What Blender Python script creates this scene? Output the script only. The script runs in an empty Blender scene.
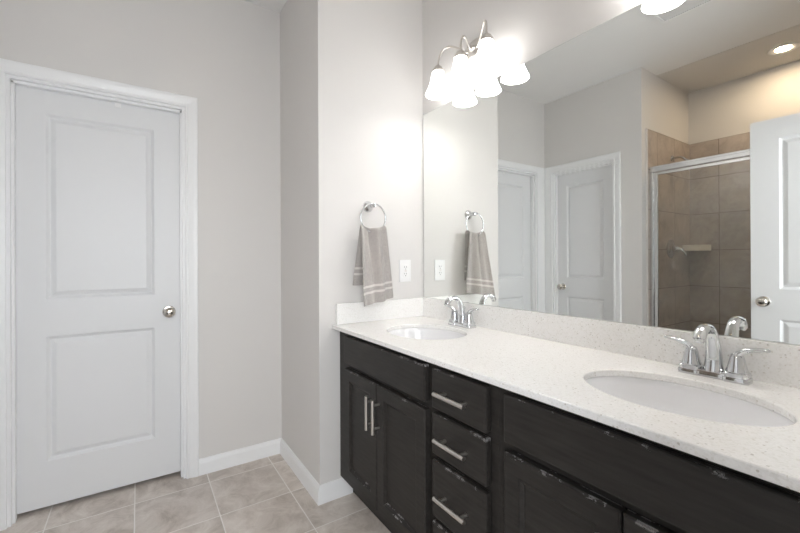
import bpy, bmesh, math, random
from mathutils import Vector, Matrix
random.seed(4)
C = bpy.context.scene.collection
PI = math.pi
sc = bpy.context.scene

# ------------------------------------------------------------------ camera, world, light, exposure
F_PX, YAW, PITCH, ROLL = 390.2894, 33.7601, 0.0565, -0.2575
CAM = Vector((1.8306, -1.3892, 1.2025))
a = math.radians(YAW); t_ = math.radians(PITCH); r_ = math.radians(ROLL)
fw = Vector((-math.cos(a), math.sin(a), 0)); rt = Vector((math.sin(a), math.cos(a), 0)); up = Vector((0, 0, 1))
fw2 = fw * math.cos(t_) + up * math.sin(t_); up2 = up * math.cos(t_) - fw * math.sin(t_)
rt3 = rt * math.cos(r_) + up2 * math.sin(r_); up3 = up2 * math.cos(r_) - rt * math.sin(r_)
cd = bpy.data.cameras.new('camera'); cam = bpy.data.objects.new('camera', cd); C.objects.link(cam)
m = Matrix((rt3, up3, -fw2)).transposed().to_4x4(); m.translation = CAM
cam.matrix_world = m
cd.sensor_width = 36; cd.sensor_fit = 'HORIZONTAL'; cd.lens = F_PX / 800 * 36
cd.shift_y = -7.1893 / 800; cd.clip_start = 0.02
sc.camera = cam

w = bpy.data.worlds.new('world'); sc.world = w; w.use_nodes = True
w.node_tree.nodes['Background'].inputs[0].default_value = (0.8, 0.88, 1, 1)
w.node_tree.nodes['Background'].inputs[1].default_value = 0.02

def area(name, loc, target, sx, sy, power, col):
    l = bpy.data.lights.new(name, 'AREA'); l.shape = 'RECTANGLE'; l.size = sx; l.size_y = sy
    l.energy = power; l.color = col
    o = bpy.data.objects.new(name, l); C.objects.link(o); o.location = loc
    o.rotation_euler = (Vector(target) - Vector(loc)).to_track_quat('-Z', 'Y').to_euler()
    return o
# added fill light, unseen beyond the entry doorway the camera stands in
DOORWAY_FILL = area('doorway_fill', (2.85, -1.55, 1.55), (0, -1.39, 1.45), 2.0, 1.7, 70, (0.93, 0.965, 1.0))

sc.view_settings.view_transform = 'Standard'; sc.view_settings.look = 'None'
sc.view_settings.gamma = 1; sc.view_settings.use_curve_mapping = False
sc.view_settings.exposure = 0.54
SHADE_EMIT, BULB_EMIT, CAN_EMIT = 4.2, 31.0, 185.0
try:
    sc.cycles.use_denoising = True
    sc.cycles.max_bounces = 14; sc.cycles.diffuse_bounces = 6; sc.cycles.glossy_bounces = 8
    sc.cycles.transparent_max_bounces = 12
except Exception: pass

# ------------------------------------------------------------------ materials
def mat(name, col=(.8, .8, .8), rough=.5, metal=0, spec=.5, coat=0):
    m = bpy.data.materials.new(name); m.use_nodes = True
    b = m.node_tree.nodes['Principled BSDF']
    b.inputs['Base Color'].default_value = (*col, 1); b.inputs['Roughness'].default_value = rough
    b.inputs['Metallic'].default_value = metal; b.inputs['Specular IOR Level'].default_value = spec
    b.inputs['Coat Weight'].default_value = coat
    return m
def N(m, t): return m.node_tree.nodes.new(t)
def LK(m, a, b): m.node_tree.links.new(a, b)
def bsdf(m): return m.node_tree.nodes['Principled BSDF']
def pos(m): return N(m, 'ShaderNodeNewGeometry').outputs['Position']
def noise(m, scale, detail=3, rough=.5, vec=None):
    n = N(m, 'ShaderNodeTexNoise'); n.inputs['Scale'].default_value = scale
    n.inputs['Detail'].default_value = detail; n.inputs['Roughness'].default_value = rough
    LK(m, vec if vec else pos(m), n.inputs['Vector'])
    return n.outputs['Fac']
def ramp(m, fac, stops):
    r = N(m, 'ShaderNodeValToRGB'); e = r.color_ramp.elements
    while len(e) < len(stops): e.new(.5)
    for i, (p, c) in enumerate(stops): e[i].position = p; e[i].color = (*c, 1) if len(c) == 3 else c
    LK(m, fac, r.inputs['Fac']); return r.outputs['Color']
def bump(m, h, strength, dist=.002):
    b = N(m, 'ShaderNodeBump'); b.inputs['Strength'].default_value = strength; b.inputs['Distance'].default_value = dist
    LK(m, h, b.inputs['Height']); LK(m, b.outputs['Normal'], bsdf(m).inputs['Normal']); return b
def mix(m, fac, a, b):
    x = N(m, 'ShaderNodeMix'); x.data_type = 'RGBA'
    if hasattr(fac, 'links'): LK(m, fac, x.inputs[0])
    else: x.inputs[0].default_value = fac
    for v, i in ((a, 6), (b, 7)):
        if hasattr(v, 'links'): LK(m, v, x.inputs[i])
        else: x.inputs[i].default_value = (*v, 1)
    return x.outputs[2]
def math_(m, op, a, b=0.0):
    x = N(m, 'ShaderNodeMath'); x.operation = op
    for v, i in ((a, 0), (b, 1)):
        if hasattr(v, 'links'): LK(m, v, x.inputs[i])
        else: x.inputs[i].default_value = v
    return x.outputs[0]

M = {}
def wall_paint(name, col):
    m = mat(name, col, .6, spec=.3)
    c = ramp(m, noise(m, 1.7, 2), [(.3, tuple(x * .985 for x in col)), (.7, col)])
    LK(m, c, bsdf(m).inputs['Base Color']); bump(m, noise(m, 260, 2), .12, .001); return m
WALL = (.72, .705, .69)
M['wall'] = wall_paint('greige wall paint', WALL)
M['ceil'] = wall_paint('white ceiling paint', (.84, .835, .825))
M['ceil_shade'] = wall_paint('shower ceiling with painted shade', (.70, .68, .655))  # darker, warmer tone paints in the shade over the shower stall
M['white'] = mat('white semigloss trim paint', (.86, .866, .875), .34, spec=.45)
bump(M['white'], noise(M['white'], 90, 2), .05, .001)
M['door'] = mat('white door paint', (.775, .782, .792), .40, spec=.4)
bump(M['door'], noise(M['door'], 120, 3), .06, .001)
M['plastic'] = mat('white plastic', (.86, .86, .86), .3)
M['slot'] = mat('dark slot', (.05, .05, .05), .6)
M['chrome'] = mat('chrome', (.66, .67, .68), .045, 1)
M['nickel'] = mat('brushed nickel', (.70, .67, .63), .33, 1)
M['satin'] = mat('satin nickel knob', (.62, .58, .53), .17, 1)
M['alu'] = mat('polished aluminium frame', (.80, .81, .82), .20, 1)
M['porcelain'] = mat('white porcelain', (.91, .915, .93), .12, spec=.5, coat=.3)
M['trimedge'] = mat('pale tile edge trim', (.72, .69, .66), .35)
M['shelf'] = mat('cream stone shelf', (.78, .74, .65), .35)
M['pan'] = mat('white acrylic shower pan', (.8, .8, .8), .3)

# dark stained wood, worn through to a pale grey along edges
def espresso():
    m = mat('dark espresso stained wood', (.02, .019, .018), .42, spec=.22)
    n = N(m, 'ShaderNodeTexNoise'); mp = N(m, 'ShaderNodeMapping'); mp.inputs['Scale'].default_value = (3, 30, 30)
    LK(m, pos(m), mp.inputs['Vector']); LK(m, mp.outputs[0], n.inputs['Vector']); n.inputs['Scale'].default_value = 3; n.inputs['Detail'].default_value = 6
    base = ramp(m, n.outputs['Fac'], [(.3, (.023, .0206, .0188)), (.7, (.037, .0336, .031))])
    bv = N(m, 'ShaderNodeBevel'); bv.samples = 6; bv.inputs['Radius'].default_value = .008
    g = N(m, 'ShaderNodeNewGeometry')
    d = N(m, 'ShaderNodeVectorMath'); d.operation = 'DOT_PRODUCT'
    LK(m, bv.outputs[0], d.inputs[0]); LK(m, g.outputs['Normal'], d.inputs[1])
    edge = math_(m, 'GREATER_THAN', math_(m, 'SUBTRACT', 1.0, d.outputs['Value']), .010)
    chip = math_(m, 'GREATER_THAN', noise(m, 19, 5, .7), .56)
    sp = N(m, 'ShaderNodeSeparateXYZ'); LK(m, bv.outputs[0], sp.inputs[0])
    topside = math_(m, 'GREATER_THAN', sp.outputs[2], .06)
    fac = math_(m, 'MULTIPLY', math_(m, 'MULTIPLY', math_(m, 'MULTIPLY', edge, topside), chip), .8)
    LK(m, mix(m, fac, base, (.34, .33, .33)), bsdf(m).inputs['Base Color'])
    bump(m, n.outputs['Fac'], .08, .001)
    return m
M['wood'] = espresso()
M['toe'] = mat('dark toe kick board', (.015, .014, .013), .5)

# speckled white quartz
def quartz():
    m = mat('white speckled quartz', (.85, .84, .81), .22, spec=.5)
    v = N(m, 'ShaderNodeTexVoronoi'); v.inputs['Scale'].default_value = 120; LK(m, pos(m), v.inputs['Vector'])
    sep = N(m, 'ShaderNodeSeparateColor'); LK(m, v.outputs['Color'], sep.inputs[0])
    near = math_(m, 'LESS_THAN', v.outputs['Distance'], .27)
    pick = math_(m, 'GREATER_THAN', sep.outputs[0], .78)
    spot = math_(m, 'MULTIPLY', near, pick)
    sc_ = ramp(m, sep.outputs[1], [(0, (.42, .37, .31)), (.45, (.60, .55, .49)), (.8, (.36, .35, .34)), (1, (.95, .95, .95))])
    v2 = N(m, 'ShaderNodeTexVoronoi'); v2.inputs['Scale'].default_value = 260; LK(m, pos(m), v2.inputs['Vector'])
    s2 = N(m, 'ShaderNodeSeparateColor'); LK(m, v2.outputs['Color'], s2.inputs[0])
    fine = ramp(m, s2.outputs[0], [(0, (.82, .81, .785)), (.25, (.885, .88, .865)), (1, (.925, .92, .91))])
    LK(m, mix(m, math_(m, 'MULTIPLY', spot, .55), fine, sc_), bsdf(m).inputs['Base Color'])
    return m
M['quartz'] = quartz()

# square stone-look tiles with grout, laid in the plane (au, av), grid lines at (ou, ov)
def tiles(name, au, av, ou, ov, size, mortar, dark, mid, light, grout, rough=.4):
    m = mat(name, mid, rough)
    s = N(m, 'ShaderNodeSeparateXYZ'); LK(m, pos(m), s.inputs[0])
    u = math_(m, 'DIVIDE', math_(m, 'SUBTRACT', s.outputs[au], ou), size)
    v = math_(m, 'DIVIDE', math_(m, 'SUBTRACT', s.outputs[av], ov), size)
    def edge(x):
        f = math_(m, 'FRACT', math_(m, 'ADD', x, 100.0))
        d = math_(m, 'MINIMUM', f, math_(m, 'SUBTRACT', 1.0, f))
        return math_(m, 'MULTIPLY', d, size)
    d = math_(m, 'MINIMUM', edge(u), edge(v))
    isg = math_(m, 'LESS_THAN', d, mortar)
    cid = N(m, 'ShaderNodeCombineXYZ')
    LK(m, math_(m, 'FLOOR', u), cid.inputs[0]); LK(m, math_(m, 'FLOOR', v), cid.inputs[1])
    wn = N(m, 'ShaderNodeTexWhiteNoise'); wn.noise_dimensions = '3D'; LK(m, cid.outputs[0], wn.inputs['Vector'])
    sh = N(m, 'ShaderNodeVectorMath'); sh.operation = 'MULTIPLY_ADD'; LK(m, wn.outputs['Color'], sh.inputs[0])
    sh.inputs[1].default_value = (9, 9, 9); LK(m, pos(m), sh.inputs[2])
    n1 = N(m, 'ShaderNodeTexNoise'); n1.inputs['Scale'].default_value = 7.5; n1.inputs['Detail'].default_value = 10
    n1.inputs['Roughness'].default_value = .74; n1.inputs['Distortion'].default_value = .7; LK(m, sh.outputs[0], n1.inputs['Vector'])
    c = ramp(m, n1.outputs['Fac'], [(.30, dark), (.50, mid), (.72, light)])
    tone = ramp(m, wn.outputs['Value'], [(0, (.90, .90, .90)), (1, (1.06, 1.06, 1.06))])
    mu = N(m, 'ShaderNodeMix'); mu.data_type = 'RGBA'; mu.blend_type = 'MULTIPLY'; mu.inputs[0].default_value = 1
    LK(m, c, mu.inputs[6]); LK(m, tone, mu.inputs[7])
    LK(m, mix(m, isg, mu.outputs[2], grout), bsdf(m).inputs['Base Color'])
    LK(m, math_(m, 'ADD', math_(m, 'MULTIPLY', isg, .4), rough), bsdf(m).inputs['Roughness'])
    hgt = math_(m, 'MINIMUM', math_(m, 'DIVIDE', d, mortar * 1.8), 1.0)
    bump(m, hgt, .5, .0015)
    return m
M['floor'] = tiles('taupe stone floor tile', 0, 1, -.173, -1.075, .336, .0026, (.40, .345, .30), (.62, .56, .508), (.80, .75, .70), (.82, .79, .755))
SD, SM, SL, SG = (.38, .325, .285), (.525, .46, .41), (.65, .58, .525), (.17, .145, .125)
M['tile_l'] = tiles('brown stone shower tile side', 1, 2, -2.927, 2.268, .33, .002, SD, SM, SL, SG, .3)
M['tile_b'] = tiles('brown stone shower tile back', 0, 2, .522, 2.268, .33, .002, SD, SM, SL, SG, .3)

# mirror
M['mirror'] = mat('silvered mirror glass', (.93, .945, .925), .0, 1)
M['mirror_edge'] = mat('grey mirror edge', (.25, .29, .28), .3)
# clear shower glass with a little mineral haze
def glass():
    m = bpy.data.materials.new('clear shower glass'); m.use_nodes = True; nt = m.node_tree; nt.nodes.clear()
    out = nt.nodes.new('ShaderNodeOutputMaterial'); tr = nt.nodes.new('ShaderNodeBsdfTransparent'); tr.inputs[0].default_value = (.97, .98, .975, 1)
    gl = nt.nodes.new('ShaderNodeBsdfGlossy'); gl.inputs['Roughness'].default_value = .22
    df = nt.nodes.new('ShaderNodeBsdfDiffuse'); df.inputs[0].default_value = (.8, .82, .82, 1)
    fr = nt.nodes.new('ShaderNodeFresnel'); fr.inputs['IOR'].default_value = 1.5
    m1 = nt.nodes.new('ShaderNodeMixShader'); m2 = nt.nodes.new('ShaderNodeMixShader')
    hz = ramp(m, noise(m, 6, 5, .65), [(.40, (.02, .02, .02)), (.75, (.13, .13, .13))])
    LK(m, fr.outputs[0], m1.inputs[0]); LK(m, tr.outputs[0], m1.inputs[1]); LK(m, gl.outputs[0], m1.inputs[2])
    LK(m, hz, m2.inputs[0]); LK(m, m1.outputs[0], m2.inputs[1]); LK(m, df.outputs[0], m2.inputs[2])
    LK(m, m2.outputs[0], out.inputs[0]); return m
M['glass'] = glass()
def emit(name, col, s):
    m = mat(name, (.9, .9, .9), .4); b = bsdf(m)
    b.inputs['Emission Color'].default_value = (*col, 1); b.inputs['Emission Strength'].default_value = s; return m
M['shade'] = emit('lit white glass shade', (1, .978, .955), SHADE_EMIT)
M['bulb'] = emit('lit bulb', (1, .965, .92), BULB_EMIT)
M['can'] = emit('lit warm lamp', (1, .77, .52), CAN_EMIT)
# terry towel, two pale woven bands above each hem
def terry():
    m = mat('taupe terry cloth', (.36, .335, .315), .95, spec=.1)
    at = N(m, 'ShaderNodeAttribute'); at.attribute_name = 'hem'
    h = at.outputs['Fac']
    def band(c, w_): return math_(m, 'LESS_THAN', math_(m, 'ABSOLUTE', math_(m, 'SUBTRACT', h, c)), w_)
    b = math_(m, 'MAXIMUM', band(.058, .0055), band(.088, .0055))
    n = noise(m, 300, 2, .7)
    base = ramp(m, n, [(.3, (.32, .297, .281)), (.7, (.54, .508, .484))])
    LK(m, mix(m, b, base, (.66, .63, .605)), bsdf(m).inputs['Base Color'])
    bsdf(m).inputs['Sheen Weight'].default_value = .3
    bump(m, n, .8, .004)
    return m
M['terry'] = terry()

# ------------------------------------------------------------------ mesh helpers
def box(bm, x0, x1, y0, y1, z0, z1, bev=0):
    r = bmesh.ops.create_cube(bm, size=1, matrix=Matrix.Translation(((x0 + x1) / 2, (y0 + y1) / 2, (z0 + z1) / 2)) @ Matrix.Diagonal((x1 - x0, y1 - y0, z1 - z0, 1)))
    if bev:
        es = list({e for v in r['verts'] for e in v.link_edges})
        bmesh.ops.bevel(bm, geom=es, offset=bev, segments=2, profile=.5, affect='EDGES')
    return r
def lathe(bm, prof, seg=32, mtx=Matrix()):
    rings = []
    for r, z in prof:
        if r < 1e-6: rings.append([bm.verts.new(mtx @ Vector((0, 0, z)))])
        else: rings.append([bm.verts.new(mtx @ Vector((r * math.cos(2 * PI * i / seg), r * math.sin(2 * PI * i / seg), z))) for i in range(seg)])
    for A, B in zip(rings, rings[1:]):
        for i in range(seg):
            j = (i + 1) % seg
            if len(A) == 1 and len(B) == 1: continue
            if len(A) == 1: bm.faces.new((A[0], B[i], B[j]))
            elif len(B) == 1: bm.faces.new((A[i], A[j], B[0]))
            else: bm.faces.new((A[i], A[j], B[j], B[i]))
def tube(bm, pts, rad, seg=12, ry=None, caps=True, up=Vector((0, 0, 1))):
    """sweep an ellipse (rad sideways, ry along the frame's second axis) along pts"""
    pts = [Vector(p) for p in pts]; n = len(pts)
    rad = rad if isinstance(rad, (list, tuple)) else [rad] * n
    ry = ry if ry is not None else rad
    ry = ry if isinstance(ry, (list, tuple)) else [ry] * n
    rings = []; prev = None
    for i, p in enumerate(pts):
        t = (pts[min(i + 1, n - 1)] - pts[max(i - 1, 0)]).normalized()
        if prev is None:
            s = t.cross(up)
            if s.length < 1e-4: s = t.cross(Vector((0, 1, 0)))
        else: s = prev - t * prev.dot(t)
        s.normalize(); prev = s; u2 = s.cross(t)
        rings.append([bm.verts.new(p + s * rad[i] * math.cos(2 * PI * k / seg) + u2 * ry[i] * math.sin(2 * PI * k / seg)) for k in range(seg)])
    for A, B in zip(rings, rings[1:]):
        for k in range(seg): bm.faces.new((A[k], A[(k + 1) % seg], B[(k + 1) % seg], B[k]))
    if caps: bm.faces.new(rings[0]); bm.faces.new(rings[-1])
def bez(P, n=24):
    P = [Vector(p) for p in P]; out = []
    for i in range(n + 1):
        t = i / n; q = P[:]
        while len(q) > 1: q = [q[k].lerp(q[k + 1], t) for k in range(len(q) - 1)]
        out.append(q[0])
    return out
def spline(P, n=8):
    P = [Vector(p) for p in P]; out = []
    for i in range(len(P) - 1):
        p0, p1, p2, p3 = P[max(i - 1, 0)], P[i], P[i + 1], P[min(i + 2, len(P) - 1)]
        for k in range(n):
            t = k / n
            out.append(.5 * ((2 * p1) + (-p0 + p2) * t + (2 * p0 - 5 * p1 + 4 * p2 - p3) * t * t + (-p0 + 3 * p1 - 3 * p2 + p3) * t ** 3))
    return out + [P[-1]]
def prism(bm, prof, p0, p1, out, up=Vector((0, 0, 1)), m0=0.0, m1=0.0):
    """extrude profile [(o, u)] from p0 to p1; m0/m1 shift ends along the run in proportion to o (mitres)"""
    p0, p1, out = Vector(p0), Vector(p1), Vector(out); d = (p1 - p0).normalized()
    A = [bm.verts.new(p0 + out * o + up * u + d * (m0 * o)) for o, u in prof]
    B = [bm.verts.new(p1 + out * o + up * u + d * (m1 * o)) for o, u in prof]
    n = len(prof)
    for i in range(n): bm.faces.new((A[i], A[(i + 1) % n], B[(i + 1) % n], B[i]))
    bm.faces.new(A); bm.faces.new(B)
def obj(name, bm, m, parent=None, smooth=None, bevel=0):
    bmesh.ops.remove_doubles(bm, verts=bm.verts, dist=1e-6)
    bmesh.ops.recalc_face_normals(bm, faces=bm.faces)
    me = bpy.data.meshes.new(name); bm.to_mesh(me); bm.free()
    o = bpy.data.objects.new(name, me); C.objects.link(o); me.materials.append(m)
    if smooth is not None:
        me.polygons.foreach_set('use_smooth', [True] * len(me.polygons))
        me.set_sharp_from_angle(angle=math.radians(smooth))
    if bevel:
        b = o.modifiers.new('bevel', 'BEVEL'); b.width = bevel; b.segments = 2; b.limit_method = 'ANGLE'; b.angle_limit = math.radians(50)
    if parent:
        o.parent = parent; o.matrix_parent_inverse = Matrix.Translation(parent.location).inverted()
    return o
def thing(name, label, cat, loc=(0, 0, 0), group=None, kind=None):
    o = bpy.data.objects.new(name, None); C.objects.link(o); o.location = loc; o.empty_display_size = .05
    o['label'] = label; o['category'] = cat
    if group: o['group'] = group
    if kind: o['kind'] = kind
    return o
def tag(o, label, cat, group=None):
    o['label'] = label; o['category'] = cat
    if group: o['group'] = group
    return o
def struct(name, bm, m, label, cat, **k):
    o = obj(name, bm, m, **k); o['kind'] = 'structure'; o['label'] = label; o['category'] = cat; return o
def nb(): return bmesh.new()
def dup(root, delta, label, group=None):
    delta = Vector(delta)
    r = root.copy(); C.objects.link(r); r.location = root.location + delta; r['label'] = label
    if group: r['group'] = group
    for ch in list(root.children):
        c = ch.copy(); C.objects.link(c); c.parent = r; c.matrix_parent_inverse = ch.matrix_parent_inverse.copy()
        for g in list(ch.children):
            d = g.copy(); C.objects.link(d); d.parent = c; d.matrix_parent_inverse = g.matrix_parent_inverse.copy()
    return r
def sub(name, bm, m, parent, **k):
    """a sub-part under a part (the part's own origin is at the world origin in its thing's frame)"""
    o = obj(name, bm, m, **k); o.parent = parent; return o

# ------------------------------------------------------------------ room measures
XF = -.624      # far wall with the closed door
YR = -.6486     # recess wall between the far wall and the towel wall
YB = -2.018     # back wall, seen in the mirror
XS = .289       # shower side wall
YS = -2.927     # shower back wall
XR = 1.80       # right wall with the entry doorway
H = 2.758
T = .12
CW = .0610      # casing width
REC = .056
DH = 2.034

bm = nb(); box(bm, XF - .6, XR + .9, YS - T, T, -.1, 0); struct('floor', bm, M['floor'], 'taupe stone look tile floor with pale grout', 'floor')
bm = nb(); box(bm, XF - T, XR + T, YS - T, T, H, H + .1); struct('ceiling', bm, M['ceil'], 'flat white bathroom ceiling', 'ceiling')
bm = nb(); box(bm, XS, XR, YS, -2.283, H - .003, H); struct('ceiling_shower', bm, M['ceil_shade'], 'ceiling over the shower stall with its shade painted in', 'ceiling')
bm = nb(); box(bm, -T, XR + T, 0, T, 0, H); struct('wall_front', bm, M['wall'], 'greige wall behind the vanity and the big mirror', 'wall')
bm = nb(); box(bm, -T, 0, YR + T, 0, 0, H); struct('wall_left', bm, M['wall'], 'bright greige wall with the towel ring and outlet', 'wall')
bm = nb(); box(bm, XF - T, 0, YR, YR + T, 0, H); struct('wall_recess', bm, M['wall'], 'narrow shaded return wall beside the towel wall', 'wall')

# far wall with opening for door_1
D1A, D1B = -1.8728, -1.1925
JG = .003; JT = .019
O1A, O1B = D1A - JG - JT, D1B + JG + JT; OH = DH + JG + JT
bm = nb(); box(bm, XF - T, XF, YB - T, O1A, 0, H); box(bm, XF - T, XF, O1B, YR, 0, H); box(bm, XF - T, XF, O1A, O1B, OH, H)
struct('wall_far', bm, M['wall'], 'greige wall around the closed door at the left', 'wall')
# back wall with opening for door_2
D2A, D2B = -.5195, .0474
O2A, O2B = D2A - JG - JT, D2B + JG + JT
bm = nb(); box(bm, XF, O2A, YB - T, YB, 0, H); box(bm, O2B, XS, YB - T, YB, 0, H); box(bm, O2A, O2B, YB - T, YB, OH, H)
struct('wall_back', bm, M['wall'], 'greige wall around the closed door seen in the mirror', 'wall')
bm = nb(); box(bm, XS - T, XS, YS - T, YB - T, 0, H); struct('wall_shower_side', bm, M['wall'], 'side wall of the shower stall', 'wall')
bm = nb(); box(bm, XS, XR, YS - T, YS, 0, H); struct('wall_shower_back', bm, M['wall'], 'back wall of the shower stall', 'wall')
O3A, O3B = -1.79, -.985
bm = nb(); box(bm, XR, XR + T, YS - T, O3A, 0, H); box(bm, XR, XR + T, O3B, 0, 0, H); box(bm, XR, XR + T, O3A, O3B, 2.06, H)
struct('wall_right', bm, M['wall'], 'right wall with the entry doorway', 'wall')

# tile on the shower walls
bm = nb(); box(bm, XS, XS + .010, YS, -2.094, 0, 2.268); struct('wall_tile_side', bm, M['tile_l'], 'brown stone tile on the side wall of the shower', 'tile')
bm = nb(); box(bm, XS + .010, XR - .01, YS, YS + .010, 0, 2.268); struct('wall_tile_back', bm, M['tile_b'], 'brown stone tile on the back wall of the shower', 'tile')
bm = nb(); box(bm, XR - .010, XR, YS, -2.094, 0, 2.268); struct('wall_tile_right', bm, M['tile_l'], 'brown stone tile on the right wall of the shower', 'tile')
bm = nb(); box(bm, XS, XS + .013, -2.094, -2.088, 0, 2.272, .001); box(bm, XS, XS + .013, YS + .01, -2.088, 2.268, 2.272)
struct('trim_4', bm, M['trimedge'], 'pale edge strip where the shower tile starts', 'trim')

# ------------------------------------------------------------------ doors
def door_leaf(bm, W, Ht, th, panels, z0):
    """leaf in local frame: x 0..W, z z0..Ht, front face y=0 facing -y, back at y=th; moulded panels both sides"""
    xs = sorted({0, W} | {p[0] for p in panels} | {p[1] for p in panels})
    zs = sorted({z0, Ht} | {p[2] for p in panels} | {p[3] for p in panels})
    loops = [(0, 0), (.002, .001), (.013, .013), (.017, .014), (.037, .0035), (.040, .003)]
    for side in (0, 1):
        def P(x, d, z): return bm.verts.new((x, d if side == 0 else th - d, z))
        for i in range(len(xs) - 1):
            for j in range(len(zs) - 1):
                x0, x1, a0, a1 = xs[i], xs[i + 1], zs[j], zs[j + 1]
                if any(abs(x0 - p[0]) < 1e-6 and abs(x1 - p[1]) < 1e-6 and abs(a0 - p[2]) < 1e-6 and abs(a1 - p[3]) < 1e-6 for p in panels):
                    prev = None
                    for ins, dep in loops:
                        q = [P(x0 + ins, dep, a0 + ins), P(x1 - ins, dep, a0 + ins), P(x1 - ins, dep, a1 - ins), P(x0 + ins, dep, a1 - ins)]
                        if prev:
                            for k in range(4): bm.faces.new((prev[k], prev[(k + 1) % 4], q[(k + 1) % 4], q[k]))
                        prev = q
                    bm.faces.new(prev)
                else:
                    bm.faces.new((P(x0, 0, a0), P(x1, 0, a0), P(x1, 0, a1), P(x0, 0, a1)))
    def q(*v): bm.faces.new([bm.verts.new(p) for p in v])
    q((0, 0, z0), (W, 0, z0), (W, th, z0), (0, th, z0)); q((0, 0, Ht), (W, 0, Ht), (W, th, Ht), (0, th, Ht))
    q((0, 0, z0), (0, th, z0), (0, th, Ht), (0, 0, Ht)); q((W, 0, z0), (W, th, z0), (W, th, Ht), (W, 0, Ht))
def knob_mesh(bm, mtx):
    lathe(bm, [(0, 0), (.031, 0), (.032, .004), (.029, .008), (.014, .011), (.0115, .016), (.0115, .030), (.016, .034), (.024, .039), (.0275, .047), (.0265, .056), (.020, .063), (.010, .066), (0, .0665)], 32, mtx)
def place(bm, mtx): bmesh.ops.transform(bm, matrix=mtx, verts=bm.verts)
def rows(X, Y, Z, O):
    mm = Matrix((X, Y, Z)).transposed().to_4x4(); mm.translation = Vector(O); return mm
ZP = [(.238, .840), (1.018, 1.915)]
def make_door(name, W, st, mtx, label, knob_x, z0, both, kz=.932):
    t = thing(name, label, 'door', mtx @ Vector((W / 2, 0, 0)), kind='structure')
    bm = nb(); door_leaf(bm, W, DH, .035, [(st[0], W - st[1], p, q) for p, q in ZP], z0); place(bm, mtx)
    obj('door_leaf', bm, M['door'], t)
    bm = nb(); knob_mesh(bm, mtx @ Matrix.Translation((knob_x, 0, kz)) @ Matrix.Rotation(PI / 2, 4, 'X'))
    obj('knob', bm, M['satin'], t, smooth=35)
    if both:
        bm = nb(); knob_mesh(bm, mtx @ Matrix.Translation((knob_x, .035, kz)) @ Matrix.Rotation(-PI / 2, 4, 'X'))
        obj('knob', bm, M['satin'], t, smooth=35)
    return t
mt1 = rows(Vector((0, 1, 0)), Vector((-1, 0, 0)), Vector((0, 0, 1)), (XF - REC, D1A, 0))
d1 = make_door('door_1', D1B - D1A, (.110, .126), mt1, 'closed white two panel door in the far wall at left', D1B - D1A - .060, .022, False, .921)
bm = nb(); box(bm, XF - REC, XF - REC + .006, -1.492, -1.466, 2.004, 2.034, .001)
obj('latch_tab', bm, M['plastic'], d1)
mt2 = rows(Vector((-1, 0, 0)), Vector((0, -1, 0)), Vector((0, 0, 1)), (D2B, YB - REC, 0))
make_door('door_2', D2B - D2A, (.100, .100), mt2, 'closed white two panel door reflected in the mirror centre', D2B - D2A - .058, .022, False)
mt3 = rows(Vector((-1, 0, 0)), Vector((0, -1, 0)), Vector((0, 0, 1)), (1.791, -1.769, 0))
d3 = make_door('door_3', .762, (.130, .130), mt3, 'open white entry door reflected at the right of the mirror', .762 - .060, .015, True, .940)
for hz in (.25, 1.05, 1.85):
    bm = nb(); tube(bm, [(1.796, -1.765, hz - .045), (1.796, -1.765, hz + .045)], .0045, 10); obj('hinge', bm, M['nickel'], d3, smooth=40)

# casings, jambs and stops: profile (across from inner edge, out of wall)
CASP = [(0, 0), (0, .010), (.004, .013), (.010, .0135), (.014, .010), (.019, .011), (.036, .015), (.048, .018), (.056, .018), (.061, .015), (.061, 0)]
def casing(name, label, axis, face, out, a0, a1, depth, wl=None, wr=None):
    """axis 'y' for far wall, 'x' for back wall; a0<a1 opening between leaf edges"""
    bm = nb(); e0, e1, top = a0 - JG - .013, a1 + JG + .013, DH + JG + .013
    def pt(al, o, z):
        return (face + out * o, al, z) if axis == 'y' else (al, face + out * o, z)
    def strip(sign, base, k):
        prof = [(c * k, o) for c, o in CASP]
        A = [bm.verts.new(pt(base + sign * c, o, 0)) for c, o in prof]
        B = [bm.verts.new(pt(base + sign * c, o, top + min(c, CW) if k == 1 else top + c / k)) for c, o in prof]
        n = len(prof)
        for i in range(n): bm.faces.new((A[i], A[(i + 1) % n], B[(i + 1) % n], B[i]))
        bm.faces.new(A); bm.faces.new(B)
    kl, kr = (wl or CW) / CW, (wr or CW) / CW
    strip(-1, e0, kl); strip(1, e1, kr)
    A = [bm.verts.new(pt(e0 - c * kl, o, top + c)) for c, o in CASP]; B = [bm.verts.new(pt(e1 + c * kr, o, top + c)) for c, o in CASP]
    n = len(CASP)
    for i in range(n): bm.faces.new((A[i], A[(i + 1) % n], B[(i + 1) % n], B[i]))
    bm.faces.new(A); bm.faces.new(B)
    # jamb boards and stops
    def bx(l0, l1, o0, o1, z0, z1):
        f0, f1 = sorted((face + out * o0, face + out * o1))
        if axis == 'y': box(bm, f0, f1, l0, l1, z0, z1)
        else: box(bm, l0, l1, f0, f1, z0, z1)
    bx(a0 - JG - JT, a0 - JG, -depth, 0, 0, DH + JG + JT); bx(a1 + JG, a1 + JG + JT, -depth, 0, 0, DH + JG + JT)
    bx(a0 - JG, a1 + JG, -depth, 0, DH + JG, DH + JG + JT)
    if REC:
        bx(a0 - JG, a0 + .007, -REC + .002, -REC + .034, 0, DH); bx(a1 - .007, a1 + JG, -REC + .002, -REC + .034, 0, DH)
        bx(a0 - JG, a1 + JG, -REC + .002, -REC + .034, DH - .009, DH + JG)
    return struct(name, bm, M['white'], label, 'trim', smooth=25)
casing('trim_1', 'white moulded casing around the closed door at left', 'y', XF, 1, D1A, D1B, T, wl=.112)
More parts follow.
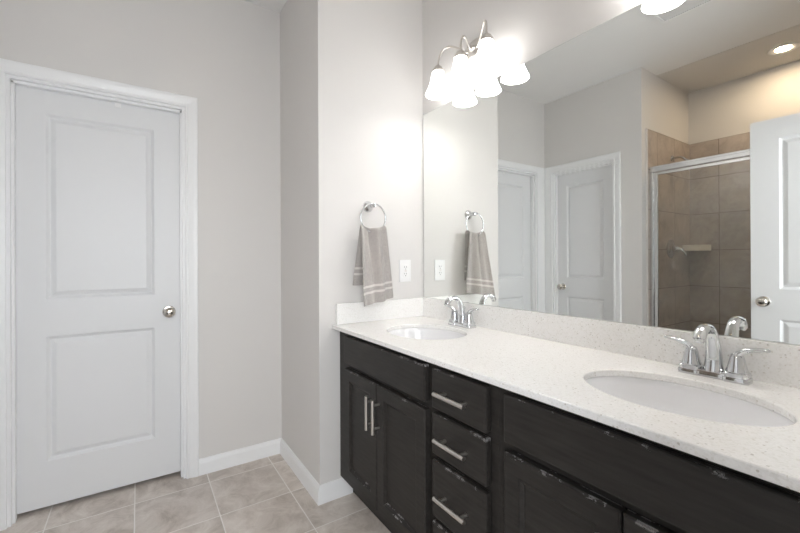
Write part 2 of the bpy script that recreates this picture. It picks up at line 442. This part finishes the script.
casing('trim_2', 'white moulded casing around the door in the back wall', 'x', YB, 1, D2A, D2B, T, wl=.076)
bm = nb()
for y0, y1 in ((O3A, O3A + .02), (O3B - .02, O3B)): box(bm, XR, XR + T, y0, y1, 0, 2.06)
box(bm, XR, XR + T, O3A + .02, O3B - .02, 2.04, 2.06)
box(bm, XR - .018, XR, O3B - .015, O3B + .055, 0, 2.12, .002); box(bm, XR - .018, XR, O3A - .062, O3A + .008, 0, 2.12, .002); box(bm, XR - .018, XR, O3A + .008, O3B - .015, 2.05, 2.12, .002)
struct('trim_3', bm, M['white'], 'white casing around the entry doorway', 'trim')

# baseboards
BB = [(0, 0), (.0166, 0), (.0166, .014), (.014, .020), (.014, .062), (.011, .072), (.007, .078), (.005, .086), (0, .088)]
def baseboard(name, label, segs):
    bm = nb()
    for p0, p1, out, m0, m1 in segs: prism(bm, BB, p0, p1, out, m0=m0, m1=m1)
    return struct(name, bm, M['white'], label, 'baseboard', smooth=25)
baseboard('baseboard_far', 'white baseboard along the far wall beside the closed door', [((XF, D1B + .0775, 0), (XF, YR, 0), (1, 0, 0), 0, -1)])
baseboard('baseboard_recess', 'white baseboard along the narrow return wall', [((XF, YR, 0), (0, YR, 0), (0, -1, 0), 1, 1)])
baseboard('baseboard_left', 'short white baseboard running to the dark cabinet', [((0, YR, 0), (0, -.475, 0), (1, 0, 0), -1, 0)])
baseboard('baseboard_back', 'white baseboard between the back door and the shower', [((D2B + .0775, YB, 0), (XS, YB, 0), (0, 1, 0), 0, 0)])

# ------------------------------------------------------------------ vanity cabinets
YF, YD, YB0 = -.540, -.565, -.012      # face frame, door faces, cabinet backs
ZT, ZK = .8545, .105
def carcass(x0, x1, rails, stiles, fl=.04, fr=.04):
    bm = nb()
    for xa in (x0, x1 - .016): box(bm, xa, xa + .016, YF + .019, YB0, ZK, ZT)
    box(bm, x0 + .016, x1 - .016, YF + .019, YB0, ZK, ZK + .016); box(bm, x0 + .016, x1 - .016, YB0 - .006, YB0, ZK + .016, ZT)
    box(bm, x0, x0 + fl, YF, YF + .019, ZK, ZT); box(bm, x1 - fr, x1, YF, YF + .019, ZK, ZT)
    for z0, z1 in rails: box(bm, x0 + fl, x1 - fr, YF, YF + .019, z0, z1)
    for xa, xb, z0, z1 in stiles: box(bm, xa, xb, YF, YF + .019, z0, z1)
    return bm
def toe(x0, x1):
    bm = nb(); box(bm, x0, x1, -.470, -.455, 0, ZK); box(bm, x0, x0 + .016, -.455, YB0, 0, ZK); box(bm, x1 - .016, x1, -.455, YB0, 0, ZK); return bm
def slab(x0, x1, z0, z1):
    bm = nb(); box(bm, x0, x1, YD, YF - .0005, z0, z1); return bm
def shaker(x0, x1, z0, z1):
    """framed cabinet door: flat frame, small inner step and slope down to a recessed panel"""
    bm = nb(); st = .052
    loops = [(0, .0045), (.0045, 0), (st, 0), (st + .0015, .003), (st + .012, .0085), (st + .0125, .0105)]
    prev = None
    for ins, dep in loops:
        q = [bm.verts.new((x, YD + dep, z)) for x, z in ((x0 + ins, z0 + ins), (x1 - ins, z0 + ins), (x1 - ins, z1 - ins), (x0 + ins, z1 - ins))]
        if prev:
            for k in range(4): bm.faces.new((prev[k], prev[(k + 1) % 4], q[(k + 1) % 4], q[k]))
        else: first = q
        prev = q
    bm.faces.new(prev)
    bk = [bm.verts.new((x, YF - .0005, z)) for x, z in ((x0, z0), (x1, z0), (x1, z1), (x0, z1))]
    for k in range(4): bm.faces.new((bk[k], bk[(k + 1) % 4], first[(k + 1) % 4], first[k]))
    bm.faces.new(bk); return bm
def pull(x, z, vertical, L=.142, cc=.096):
    bm = nb(); yb = YD - .030; d = Vector((0, 0, 1)) if vertical else Vector((1, 0, 0)); c = Vector((x, yb, z))
    tube(bm, [c - d * L / 2, c + d * L / 2], .0072, 14, up=Vector((0, 1, 0)))
    for s in (-1, 1):
        p = c + d * s * cc / 2
        tube(bm, [p, Vector((p.x, YD, p.z))], .006, 12)
    return bm
def sink_cabinet(x0, x1, xa, xm, xb, label, fl, fr):
    t = thing('sink_cabinet', label, 'cabinet', ((x0 + x1) / 2, -.3, 0), 'dark vanity sink cabinets')
    obj('carcass', carcass(x0, x1, [(.837 - .02, ZT), (.680, .705), (ZK, .155)], [], fl, fr), M['wood'], t)
    obj('toe_kick', toe(x0 + .002, x1 - .002), M['toe'], t)
    o = obj('false_drawer_front', slab(xa, xb, .7035, .836), M['wood'], t, bevel=.006)
    for p, q, hx in ((xa, xm - .002, xm - .032), (xm + .002, xb, xm + .022)):
        d = obj('door', shaker(p, q, .150, .679), M['wood'], t)
        sub('handle', pull(hx, .556, True), M['nickel'], d, smooth=40)
    return t
sink_cabinet(.006, .766, .104, .414, .746, 'dark espresso double door cabinet below the left sink', .115, .040)
sink_cabinet(1.066, 1.794, 1.099, 1.413, 1.742, 'dark espresso double door cabinet below the right sink', .050, .06)
t = thing('drawer_cabinet', 'dark espresso cabinet of four stacked drawers between the two sink cabinets', 'cabinet', (.916, -.3, 0))
obj('carcass', carcass(.7665, 1.0655, [(.817, ZT), (.676, .712), (.518, .556), (.316, .344), (ZK, .16)], [], .035, .045), M['wood'], t)
obj('toe_kick', toe(.768, 1.064), M['toe'], t)
for z0, z1, hz in ((.700, .836, .765), (.546, .6865, .613), (.335, .527, .425), (.148, .319, .236)):
    d = obj('drawer', slab(.786, 1.036, z0, z1), M['wood'], t, bevel=.006)
    sub('handle', pull(.905, hz, False), M['nickel'], d, smooth=40)

# ------------------------------------------------------------------ countertop with two oval openings, splashes
CT0, CT1, CY0 = .8557, .8757, -.5816
SINKS = [(.410, -.300, .204, .165), (1.408, -.304, .212, .153)]
def rect_pts(x0, x1, y0, y1, c, n):
    out = []
    for i in range(n):
        th = 2 * PI * i / n; dx, dy = math.cos(th), math.sin(th)
        tx = ((x1 if dx > 0 else x0) - c[0]) / dx if abs(dx) > 1e-9 else 1e9
        ty = ((y1 if dy > 0 else y0) - c[1]) / dy if abs(dy) > 1e-9 else 1e9
        s = min(tx, ty); out.append([c[0] + dx * s, c[1] + dy * s])
    for cx_, cy_ in ((x0, y0), (x1, y0), (x1, y1), (x0, y1)):
        k = min(range(n), key=lambda i: (out[i][0] - cx_) ** 2 + (out[i][1] - cy_) ** 2); out[k] = [cx_, cy_]
    return out
t = thing('countertop', 'white speckled quartz vanity countertop with two undermount sinks', 'countertop', (.9, -.29, CT0))
bm = nb(); n = 96; XSP = .912
for (cx, cy, ea, eb), (x0, x1) in zip(SINKS, ((.001, XSP), (XSP, XR - .001))):
    R = rect_pts(x0, x1, CY0, -.001, (cx, cy), n)
    E_ = [(cx + ea * math.cos(2 * PI * i / n), cy + eb * math.sin(2 * PI * i / n)) for i in range(n)]
    V = {z: ([bm.verts.new((p[0], p[1], z)) for p in R], [bm.verts.new((p[0], p[1], z)) for p in E_]) for z in (CT0, CT1)}
    for i in range(n):
        j = (i + 1) % n
        for z in (CT0, CT1): bm.faces.new((V[z][0][i], V[z][0][j], V[z][1][j], V[z][1][i]))
        bm.faces.new((V[CT0][1][i], V[CT0][1][j], V[CT1][1][j], V[CT1][1][i]))
        A, B = R[i], R[j]
        if not (abs(A[0] - XSP) < 1e-6 and abs(B[0] - XSP) < 1e-6): bm.faces.new((V[CT0][0][i], V[CT0][0][j], V[CT1][0][j], V[CT1][0][i]))
obj('slab', bm, M['quartz'], t, smooth=40, bevel=.003)
bm = nb(); box(bm, .021, XR - .001, -.020, -.001, CT1 + .0002, .9815, .0015); tag(obj('backsplash', bm, M['quartz']), 'long speckled quartz backsplash strip below the mirror', 'backsplash')
bm = nb(); box(bm, .001, .0205, -.5616, -.001, CT1 + .0002, .9815, .0015); tag(obj('side_splash', bm, M['quartz']), 'short speckled quartz splash strip below the hanging towel', 'backsplash')

def sink(cx, cy, ea, eb, label):
    t = thing('sink', label, 'sink', (cx, cy, CT0 - .15), 'oval undermount sinks')
    bm = nb(); n = 72
    prof = [(1.16, 0), (1.015, 0), (1.0, -.003), (.985, -.02), (.95, -.055), (.87, -.095), (.72, -.125), (.5, -.140), (.25, -.147), (.115, -.149)]
    outer = [(.115, -.160), (.5, -.152), (.75, -.136), (.90, -.105), (1.0, -.055), (1.03, -.012), (1.16, -.012)]
    rings = []
    for k, z in prof + outer:
        rings.append([bm.verts.new((cx + ea * 1.01 * k * math.cos(2 * PI * i / n), cy + eb * 1.01 * k * math.sin(2 * PI * i / n), CT0 - .0005 + z)) for i in range(n)])
    rings.append(rings[0])
    for A, B in zip(rings, rings[1:]):
        for i in range(n): bm.faces.new((A[i], A[(i + 1) % n], B[(i + 1) % n], B[i]))
    obj('basin', bm, M['porcelain'], t, smooth=50)
    bm = nb(); lathe(bm, [(0, .006), (.008, .006), (.019, .003), (.0215, .0015), (.0215, -.002), (.017, -.03), (0, -.03)], 28, Matrix.Translation((cx, cy, CT0 - .149)))
    obj('drain', bm, M['chrome'], t, smooth=40)
    return t
sink(*SINKS[0], 'white oval sink in the left part of the countertop')
sink(*SINKS[1], 'white oval sink in the right part of the countertop')

# ------------------------------------------------------------------ faucets
def faucet(fx, fy, label):
    t = thing('faucet', label, 'faucet', (fx, fy, CT1), 'chrome centerset faucets'); z = CT1
    # deck plate: bar with stepped square-round feet
    bm = nb()
    def rounded(cx, cy, hx, hy, r, za, zb, k=.94):
        ring = []
        for zz, s in ((za, 1), (zb - .002, 1 if k > .9 else k), (zb, k)):
            q = []
            for (sx, sy, a0) in ((1, 1, 0), (-1, 1, 90), (-1, -1, 180), (1, -1, 270)):
                for i in range(7):
                    an = math.radians(a0 + 15 * i); q.append(bm.verts.new((cx + s * (sx * (hx - r) + r * math.cos(an)), cy + s * (sy * (hy - r) + r * math.sin(an)), zz)))
            ring.append(q)
        for A, B in zip(ring, ring[1:]):
            for i in range(len(A)): bm.faces.new((A[i], A[(i + 1) % len(A)], B[(i + 1) % len(A)], B[i]))
        bm.faces.new(ring[0]); bm.faces.new(ring[-1])
    rounded(fx, fy, .055, .021, .006, z, z + .018)
    for s in (-1, 1):
        rounded(fx + s * .0515, fy, .028, .0265, .012, z, z + .013, .97)
        rounded(fx + s * .0515, fy, .0255, .024, .012, z + .013, z + .026, .93)
    obj('base_plate', bm, M['chrome'], t, smooth=35)
    # arched spout, wide at its root, flattened towards the outlet
    path = spline([(fx, fy, z + .012), (fx, fy + .002, z + .05), (fx, fy - .004, z + .092), (fx, fy - .020, z + .127), (fx, fy - .045, z + .141), (fx, fy - .070, z + .138), (fx, fy - .087, z + .126), (fx, fy - .093, z + .114)], 6)
    nn = len(path); f = [i / (nn - 1) for i in range(nn)]
    def lerpk(x, ks):
        for (a0, v0), (a1, v1) in zip(ks, ks[1:]):
            if x <= a1: return v0 + (v1 - v0) * (x - a0) / (a1 - a0)
        return ks[-1][1]
    rx = [lerpk(x, [(0, .025), (.12, .0205), (.40, .0150), (.60, .0135), (.8, .0150), (1, .0150)]) for x in f]
    ry = [lerpk(x, [(0, .021), (.12, .0165), (.40, .0115), (.60, .0105), (.8, .0125), (1, .0125)]) for x in f]
    bm = nb(); tube(bm, path, rx, 20, ry, up=Vector((0, 1, 0))); sp = obj('spout', bm, M['chrome'], t, smooth=50)
    bm = nb(); lathe(bm, [(0, 0), (.0095, 0), (.0105, .004), (.0105, .012), (0, .012)], 20, Matrix.Translation((fx, fy - .0935, z + .105)))
    sub('aerator', bm, M['chrome'], sp, smooth=40)
    # lever handles
    for s in (-1, 1):
        hx = fx + s * .0515; zb = z + .026
        bm = nb(); lathe(bm, [(0, 0), (.0240, 0), (.0245, .003), (.0215, .010), (.0185, .024), (.0155, .038), (.0125, .046), (.006, .051), (0, .052)], 28, Matrix.Translation((hx, fy, zb)))
        hb = obj('handle', bm, M['chrome'], t, smooth=50)
        lv = spline([(hx - s * .005, fy, zb + .030), (hx + s * .004, fy - .001, zb + .047), (hx + s * .018, fy - .002, zb + .058), (hx + s * .036, fy - .004, zb + .064), (hx + s * .056, fy - .006, zb + .067), (hx + s * .067, fy - .007, zb + .067)], 6)
        g = [i / (len(lv) - 1) for i in range(len(lv))]
        bm = nb(); tube(bm, lv, [lerpk(x, [(0, .013), (.3, .0095), (.6, .0105), (.9, .0105), (1, .005)]) for x in g], 16, [lerpk(x, [(0, .012), (.3, .0085), (.6, .0060), (.9, .0050), (1, .0025)]) for x in g], up=Vector((0, 0, 1)))
        sub('lever', bm, M['chrome'], hb, smooth=50)
    bm = nb(); tube(bm, [(fx, fy + .018, z + .012), (fx, fy + .018, z + .085)], .0025, 10); lathe(bm, [(0, 0), (.005, .001), (.006, .005), (.004, .010), (0, .012)], 14, Matrix.Translation((fx, fy + .018, z + .083)))
    obj('lift_rod', bm, M['chrome'], t, smooth=50)
    return t
faucet(.404, -.073, 'chrome two handle faucet behind the left sink')
faucet(1.415, -.073, 'chrome two handle faucet behind the right sink')

# ------------------------------------------------------------------ mirror
bm = nb(); box(bm, .012, XR - .004, -.006, -.0003, .9825, 2.046)
o = tag(obj('wall_mirror', bm, M['mirror_edge']), 'large frameless mirror covering the wall above the vanity', 'mirror')
bm = nb()
bm.faces.new([bm.verts.new(p) for p in ((.0125, -.0062, .983), (XR - .0045, -.0062, .983), (XR - .0045, -.0062, 2.0455), (.0125, -.0062, 2.0455))])
obj('glass_face', bm, M['mirror'], o)

# ------------------------------------------------------------------ vanity lights
def vanity_light(cx, label, dz=0):
    zc = 2.240 + dz; g = 'three shade vanity lights'
    t = thing('vanity_light', label, 'wall light', (cx, 0, zc), g)
    bm = nb()
    mt = Matrix.Translation((cx, -.0002, zc)) @ Matrix.Rotation(PI / 2, 4, 'X') @ Matrix.Diagonal((1.35, .92, 1, 1))
    lathe(bm, [(0, 0), (.055, 0), (.055, .005), (.050, .011), (.030, .019), (.016, .024), (.012, .034), (0, .036)], 40, mt)
    obj('backplate', bm, M['nickel'], t, smooth=40)
    zr = 2.055 + dz
    for dx in (-.170, 0, .170):
        sx, sy = cx + dx, -.100
        bm = nb()
        if dx == 0: path = bez([(cx, -.030, zc), (cx, -.050, zc - .03), (cx - .004, -.045, zc + .075), (sx, sy - .004, zc + .080), (sx, sy, zc + .010), (sx, sy, zr + .135)], 30)
        else: path = bez([(cx + dx * .10, -.012, zc), (cx + dx * .30, -.035, zc - .035), (cx + dx * .55, -.030, zc + .095), (cx + dx * .95, sy, zc + .085), (sx, sy, zc + .010), (sx, sy, zr + .135)], 34)
        tube(bm, path, .0052, 12); obj('arm', bm, M['nickel'], t, smooth=60)
        bm = nb(); lathe(bm, [(0, .153), (.008, .153), (.013, .147), (.0215, .141), (.024, .133), (.031, .126), (.0315, .118), (.028, .115), (0, .115)], 28, Matrix.Translation((sx, sy, zr)))
        obj('socket_cup', bm, M['nickel'], t, smooth=40)
        bm = nb()
        prof = [(.0285, .117), (.0320, .112), (.0350, .095), (.0385, .074), (.0450, .050), (.0540, .027), (.0625, .009), (.066, 0), (.0645, -.001), (.0605, .010), (.052, .028), (.043, .051), (.0365, .075), (.033, .095), (.030, .111), (.020, .114)]
        lathe(bm, prof, 40, Matrix.Translation((sx, sy, zr)))
        sh = obj('shade', bm, M['shade'], t, smooth=60)
        bm = nb(); lathe(bm, [(0, .015), (.012, .018), (.021, .028), (.025, .042), (.022, .060), (.014, .080), (.013, .113), (0, .113)], 20, Matrix.Translation((sx, sy, zr)))
        sub('bulb', bm, M['bulb'], sh, smooth=60)
    return t
vanity_light(.434, 'brushed nickel wall light with three lit white shades above the left sink')
vanity_light(1.403, 'second three shade wall light above the right sink, showing only in the mirror top', .014)

# ------------------------------------------------------------------ towel ring, towel, outlet
RY, RX, RZ, RR = -.372, .060, 1.421, .074
t = thing('towel_ring', 'chrome towel ring on the wall holding the taupe towel', 'towel ring', (0, RY, 1.48))
bm = nb(); mt = Matrix.Translation((.0002, RY, 1.486)) @ Matrix.Rotation(PI / 2, 4, 'Y')
lathe(bm, [(0, 0), (.030, 0), (.030, .005), (.027, .010), (.019, .018), (.0125, .028), (.009, .045), (.011, .050), (.0115, .062), (.009, .068), (0, .069)], 28, mt)
obj('mount', bm, M['chrome'], t, smooth=40)
bm = nb()
ring = [(RX + .0, RY + RR * math.sin(2 * PI * i / 64), RZ + RR * math.cos(2 * PI * i / 64)) for i in range(65)]
tube(bm, ring, .0042, 12, caps=False, up=Vector((1, 0, 0))); obj('ring', bm, M['chrome'], t, smooth=60)

def towel():
    bm = nb(); lay = bm.verts.layers.float.new('hem')
    nu, nv = 64, 110; zt = RZ - RR + .010     # cloth lies over the ring's lower curve
    Lb, Lf = .300, .385; tot = Lb + Lf; grid = []
    for j in range(nv + 1):
        s = j / nv * tot; row = []
        d = s - Lb                            # <0 back sheet, >0 front sheet
        drop = abs(d); k = min(drop / .30, 1.25)
        arc = min(drop / .020, 1)
        side = 1 if d > 0 else -1
        for i in range(nu + 1):
            u = i / nu * 2 - 1                # -1 left (towards recess), 1 right (towards mirror)
            if side > 0:
                hw = .071 + .024 * k; cy = RY - .006 + .008 * k
                x = RX + .020 * math.sin(arc * PI / 2) + .002 + k * (.028 - .020 * u) - .010 * (1 - u)
            else:
                hw = .066 + .020 * k; cy = RY - .020 * k
                x = RX - .017 * math.sin(arc * PI / 2) - .010 * k
            z = zt + .010 - max(0, drop - .012) - .008 * (1 - math.cos(arc * PI / 2))
            y = cy + u * hw
            # ring bottom is curved: cloth edges ride higher at the top
            z += (RR - math.sqrt(max(RR * RR - (u * .058) ** 2, 0))) * .55 * max(0, 1 - drop / .10)
            fold = math.sin(u * 5.2 + .6) * .010 + math.sin(u * 9.5 - 1.0 + .8 * k) * .0075
            fade = (.55 + .45 * k) * (1 if side > 0 else .55) * min(1, .25 + drop / .03)
            x += fold * fade * (1 if side > 0 else -1)
            if side > 0: z += u * .012 * k; x += .006 * k * (1 - abs(u + .25))
            if side > 0: x -= .024 * math.exp(-((u + .30) / .16) ** 2) * max(0, 1 - k * .75)
            x = max(x, .012)
            v = bm.verts.new((x, y, z)); v[lay] = (Lf - drop) if side > 0 else (Lb - drop); row.append(v)
        grid.append(row)
    for j in range(nv):
        for i in range(nu): bm.faces.new((grid[j][i], grid[j][i + 1], grid[j + 1][i + 1], grid[j + 1][i]))
    o = obj('hand_towel', bm, M['terry'], smooth=180)
    s = o.modifiers.new('thickness', 'SOLIDIFY'); s.thickness = .006; s.offset = 0
    sb = o.modifiers.new('soft', 'SUBSURF'); sb.levels = 0; sb.render_levels = 1
    return tag(o, 'taupe terry hand towel with two pale bands draped through the chrome ring', 'towel')
towel()

OY, OZ = -.1335, 1.139
t = thing('electrical_outlet', 'white electrical outlet on the wall between towel and mirror', 'outlet', (0, OY, OZ))
bm = nb(); box(bm, .0002, .006, OY - .039, OY + .039, OZ - .062, OZ + .062, .002); obj('cover_plate', bm, M['plastic'], t)
bm = nb(); box(bm, .0055, .0085, OY - .0165, OY + .0165, OZ - .033, OZ + .033, .001); rc = obj('receptacle', bm, M['plastic'], t)
for dz in (.019, -.019):
    bm = nb()
    for dy in (-.0063, .0063): box(bm, .0084, .0089, OY + dy - .0011, OY + dy + .0011, OZ + dz - .001, OZ + dz + .008)
    box(bm, .0084, .0089, OY - .0022, OY + .0022, OZ + dz - .010, OZ + dz - .006)
    sub('socket_slot', bm, M['slot'], rc)
bm = nb()
box(bm, .0084, .0094, OY - .007, OY + .007, OZ - .0055, OZ - .0008, .0004); box(bm, .0084, .0094, OY - .007, OY + .007, OZ + .0008, OZ + .0055, .0004)
sub('test_button', bm, M['trimedge'], rc)

# ------------------------------------------------------------------ ceiling fittings
t = thing('exhaust_fan', 'square white exhaust fan grille on the ceiling, seen in the mirror', 'fan', (.81, -1.335, H))
bm = nb(); x0, x1, y0, y1 = .670, .950, -1.476, -1.196
for b_ in ((x0, x1, y0, y0 + .016), (x0, x1, y1 - .016, y1), (x0, x0 + .016, y0 + .016, y1 - .016), (x1 - .016, x1, y0 + .016, y1 - .016)): box(bm, *b_, H - .020, H - .0005, .002)
obj('frame', bm, M['plastic'], t)
bm = nb()
for i in range(17):
    yy = y0 + .024 + i * .0145; box(bm, x0 + .014, x1 - .014, yy - .004, yy + .004, H - .014, H - .004)
obj('grille', bm, M['plastic'], t)
bm = nb(); box(bm, x0 + .014, x1 - .014, y0 + .014, y1 - .014, H - .003, H - .0005); obj('housing', bm, mat('grey fan housing', (.30, .30, .30), .6), t)

RLX, RLY = 1.010, -2.600; HS = H - .003
t = thing('recessed_light', 'round warm recessed light in the shower ceiling', 'ceiling light', (RLX, RLY, HS))
bm = nb(); lathe(bm, [(.088, -.0003), (.088, -.004), (.080, -.007), (.066, -.006), (.048, -.0025), (.047, -.0003)], 40, Matrix.Translation((RLX, RLY, HS))); obj('trim_ring', bm, M['plastic'], t, smooth=40)
bm = nb(); lathe(bm, [(0, -.0022), (.040, -.002), (.0465, -.0014), (.0465, -.0004), (0, -.0004)], 32, Matrix.Translation((RLX, RLY, HS))); obj('lamp', bm, M['can'], t, smooth=40)

# ------------------------------------------------------------------ shower
SY = -2.148
t = thing('shower_enclosure', 'framed sliding glass shower enclosure reflected in the mirror', 'shower door', (1.04, SY, .1))
xl, xr = XS + .0105, XR - .0105
bm = nb(); box(bm, xl, xr, SY - .030, SY + .030, 1.908, 1.956, .004); box(bm, xl, xr, SY + .030, SY + .036, 1.912, 1.920, .001); box(bm, xl, xr, SY + .030, SY + .034, 1.938, 1.953, .001); obj('header', bm, M['alu'], t)
bm = nb(); box(bm, xl, xr, SY - .030, SY + .030, .101, .135, .003); obj('bottom_track', bm, M['alu'], t)
for xa, xb in ((xl, xl + .030), (xr - .030, xr)):
    bm = nb(); box(bm, xa, xb, SY - .024, SY + .024, .136, 1.907, .003); obj('jamb', bm, M['alu'], t)
for xa, xb, yy in ((xl + .032, 1.10, SY + .012), (1.03, xr - .032, SY - .012)):
    bm = nb(); box(bm, xa + .022, xb - .022, yy - .003, yy + .003, .16, 1.883); gp = obj('glass_panel', bm, M['glass'], t)
    bm = nb()
    box(bm, xa, xa + .026, yy - .008, yy + .008, .137, 1.905, .002); box(bm, xb - .026, xb, yy - .008, yy + .008, .137, 1.905, .002)
    box(bm, xa + .026, xb - .026, yy - .008, yy + .008, 1.883, 1.905, .002); box(bm, xa + .026, xb - .026, yy - .008, yy + .008, .137, .160, .002)
    sub('panel_frame', bm, M['alu'], gp)
t = thing('shower_pan', 'white shower pan with a low curb under the glass enclosure', 'shower pan', (1.04, -2.5, 0))
bm = nb(); box(bm, xl, xr, -2.205, -2.094, .0005, .1, .008); obj('curb', bm, M['pan'], t)
bm = nb(); box(bm, xl, xr, YS + .0105, -2.206, .0005, .05, .004); obj('base', bm, M['pan'], t)
xw = XS + .0102
t = thing('overhead_shower', 'chrome shower head on its arm above the glass enclosure', 'shower head', (xw, -2.555, 2.08))
bm = nb(); lathe(bm, [(0, 0), (.030, 0), (.028, .006), (.012, .012), (0, .012)], 24, Matrix.Translation((xw, -2.555, 2.085)) @ Matrix.Rotation(PI / 2, 4, 'Y')); obj('flange', bm, M['chrome'], t, smooth=40)
bm = nb(); tube(bm, bez([(xw + .004, -2.555, 2.085), (xw + .05, -2.555, 2.095), (xw + .08, -2.555, 2.09), (xw + .105, -2.555, 2.05)], 16), .0095, 12); obj('arm', bm, M['chrome'], t, smooth=50)
hd = Matrix.Translation((xw + .103, -2.555, 2.055)) @ Matrix.Rotation(math.radians(143), 4, 'Y')
bm = nb(); lathe(bm, [(0, 0), (.013, 0), (.015, .015), (.020, .025), (.036, .052), (.038, .062), (.034, .065), (0, .065)], 28, hd); obj('spray_head', bm, M['chrome'], t, smooth=40)
t = thing('shower_valve', 'chrome shower valve with a lever handle on the tiled side wall', 'shower valve', (xw, -2.513, 1.30))
bm = nb(); lathe(bm, [(0, 0), (.082, 0), (.082, .004), (.074, .010), (.035, .014), (.028, .020), (.026, .045), (0, .047)], 36, Matrix.Translation((xw, -2.513, 1.288)) @ Matrix.Rotation(PI / 2, 4, 'Y')); obj('escutcheon', bm, M['chrome'], t, smooth=40)
bm = nb(); tube(bm, spline([(xw + .040, -2.513, 1.288), (xw + .062, -2.515, 1.287), (xw + .085, -2.518, 1.277), (xw + .104, -2.522, 1.252), (xw + .112, -2.524, 1.222)], 6), [.017, .0165, .016, .0155, .015, .0145, .014, .0135, .013, .0125, .012, .012, .0115, .011, .011, .0105, .010, .010, .0095, .009, .009, .0085, .008, .007, .005], 14); obj('lever_handle', bm, M['chrome'], t, smooth=50)
# corner soap shelf
bm = nb(); ys = YS + .0102; pts = [(xw, ys)] + [(xw + 0.165 * math.cos(an), ys + 0.165 * math.sin(an)) for an in [PI / 2 * i / 16 for i in range(17)]]
A = [bm.verts.new((p[0], p[1], 1.272)) for p in pts]; B = [bm.verts.new((p[0], p[1], 1.325)) for p in pts]
for i in range(len(pts)): bm.faces.new((A[i], A[(i + 1) % len(pts)], B[(i + 1) % len(pts)], B[i]))
bm.faces.new(A); bm.faces.new(B)
tag(obj('corner_shelf', bm, M['shelf'], bevel=.003), 'cream corner soap shelf on the brown shower tile', 'shelf')
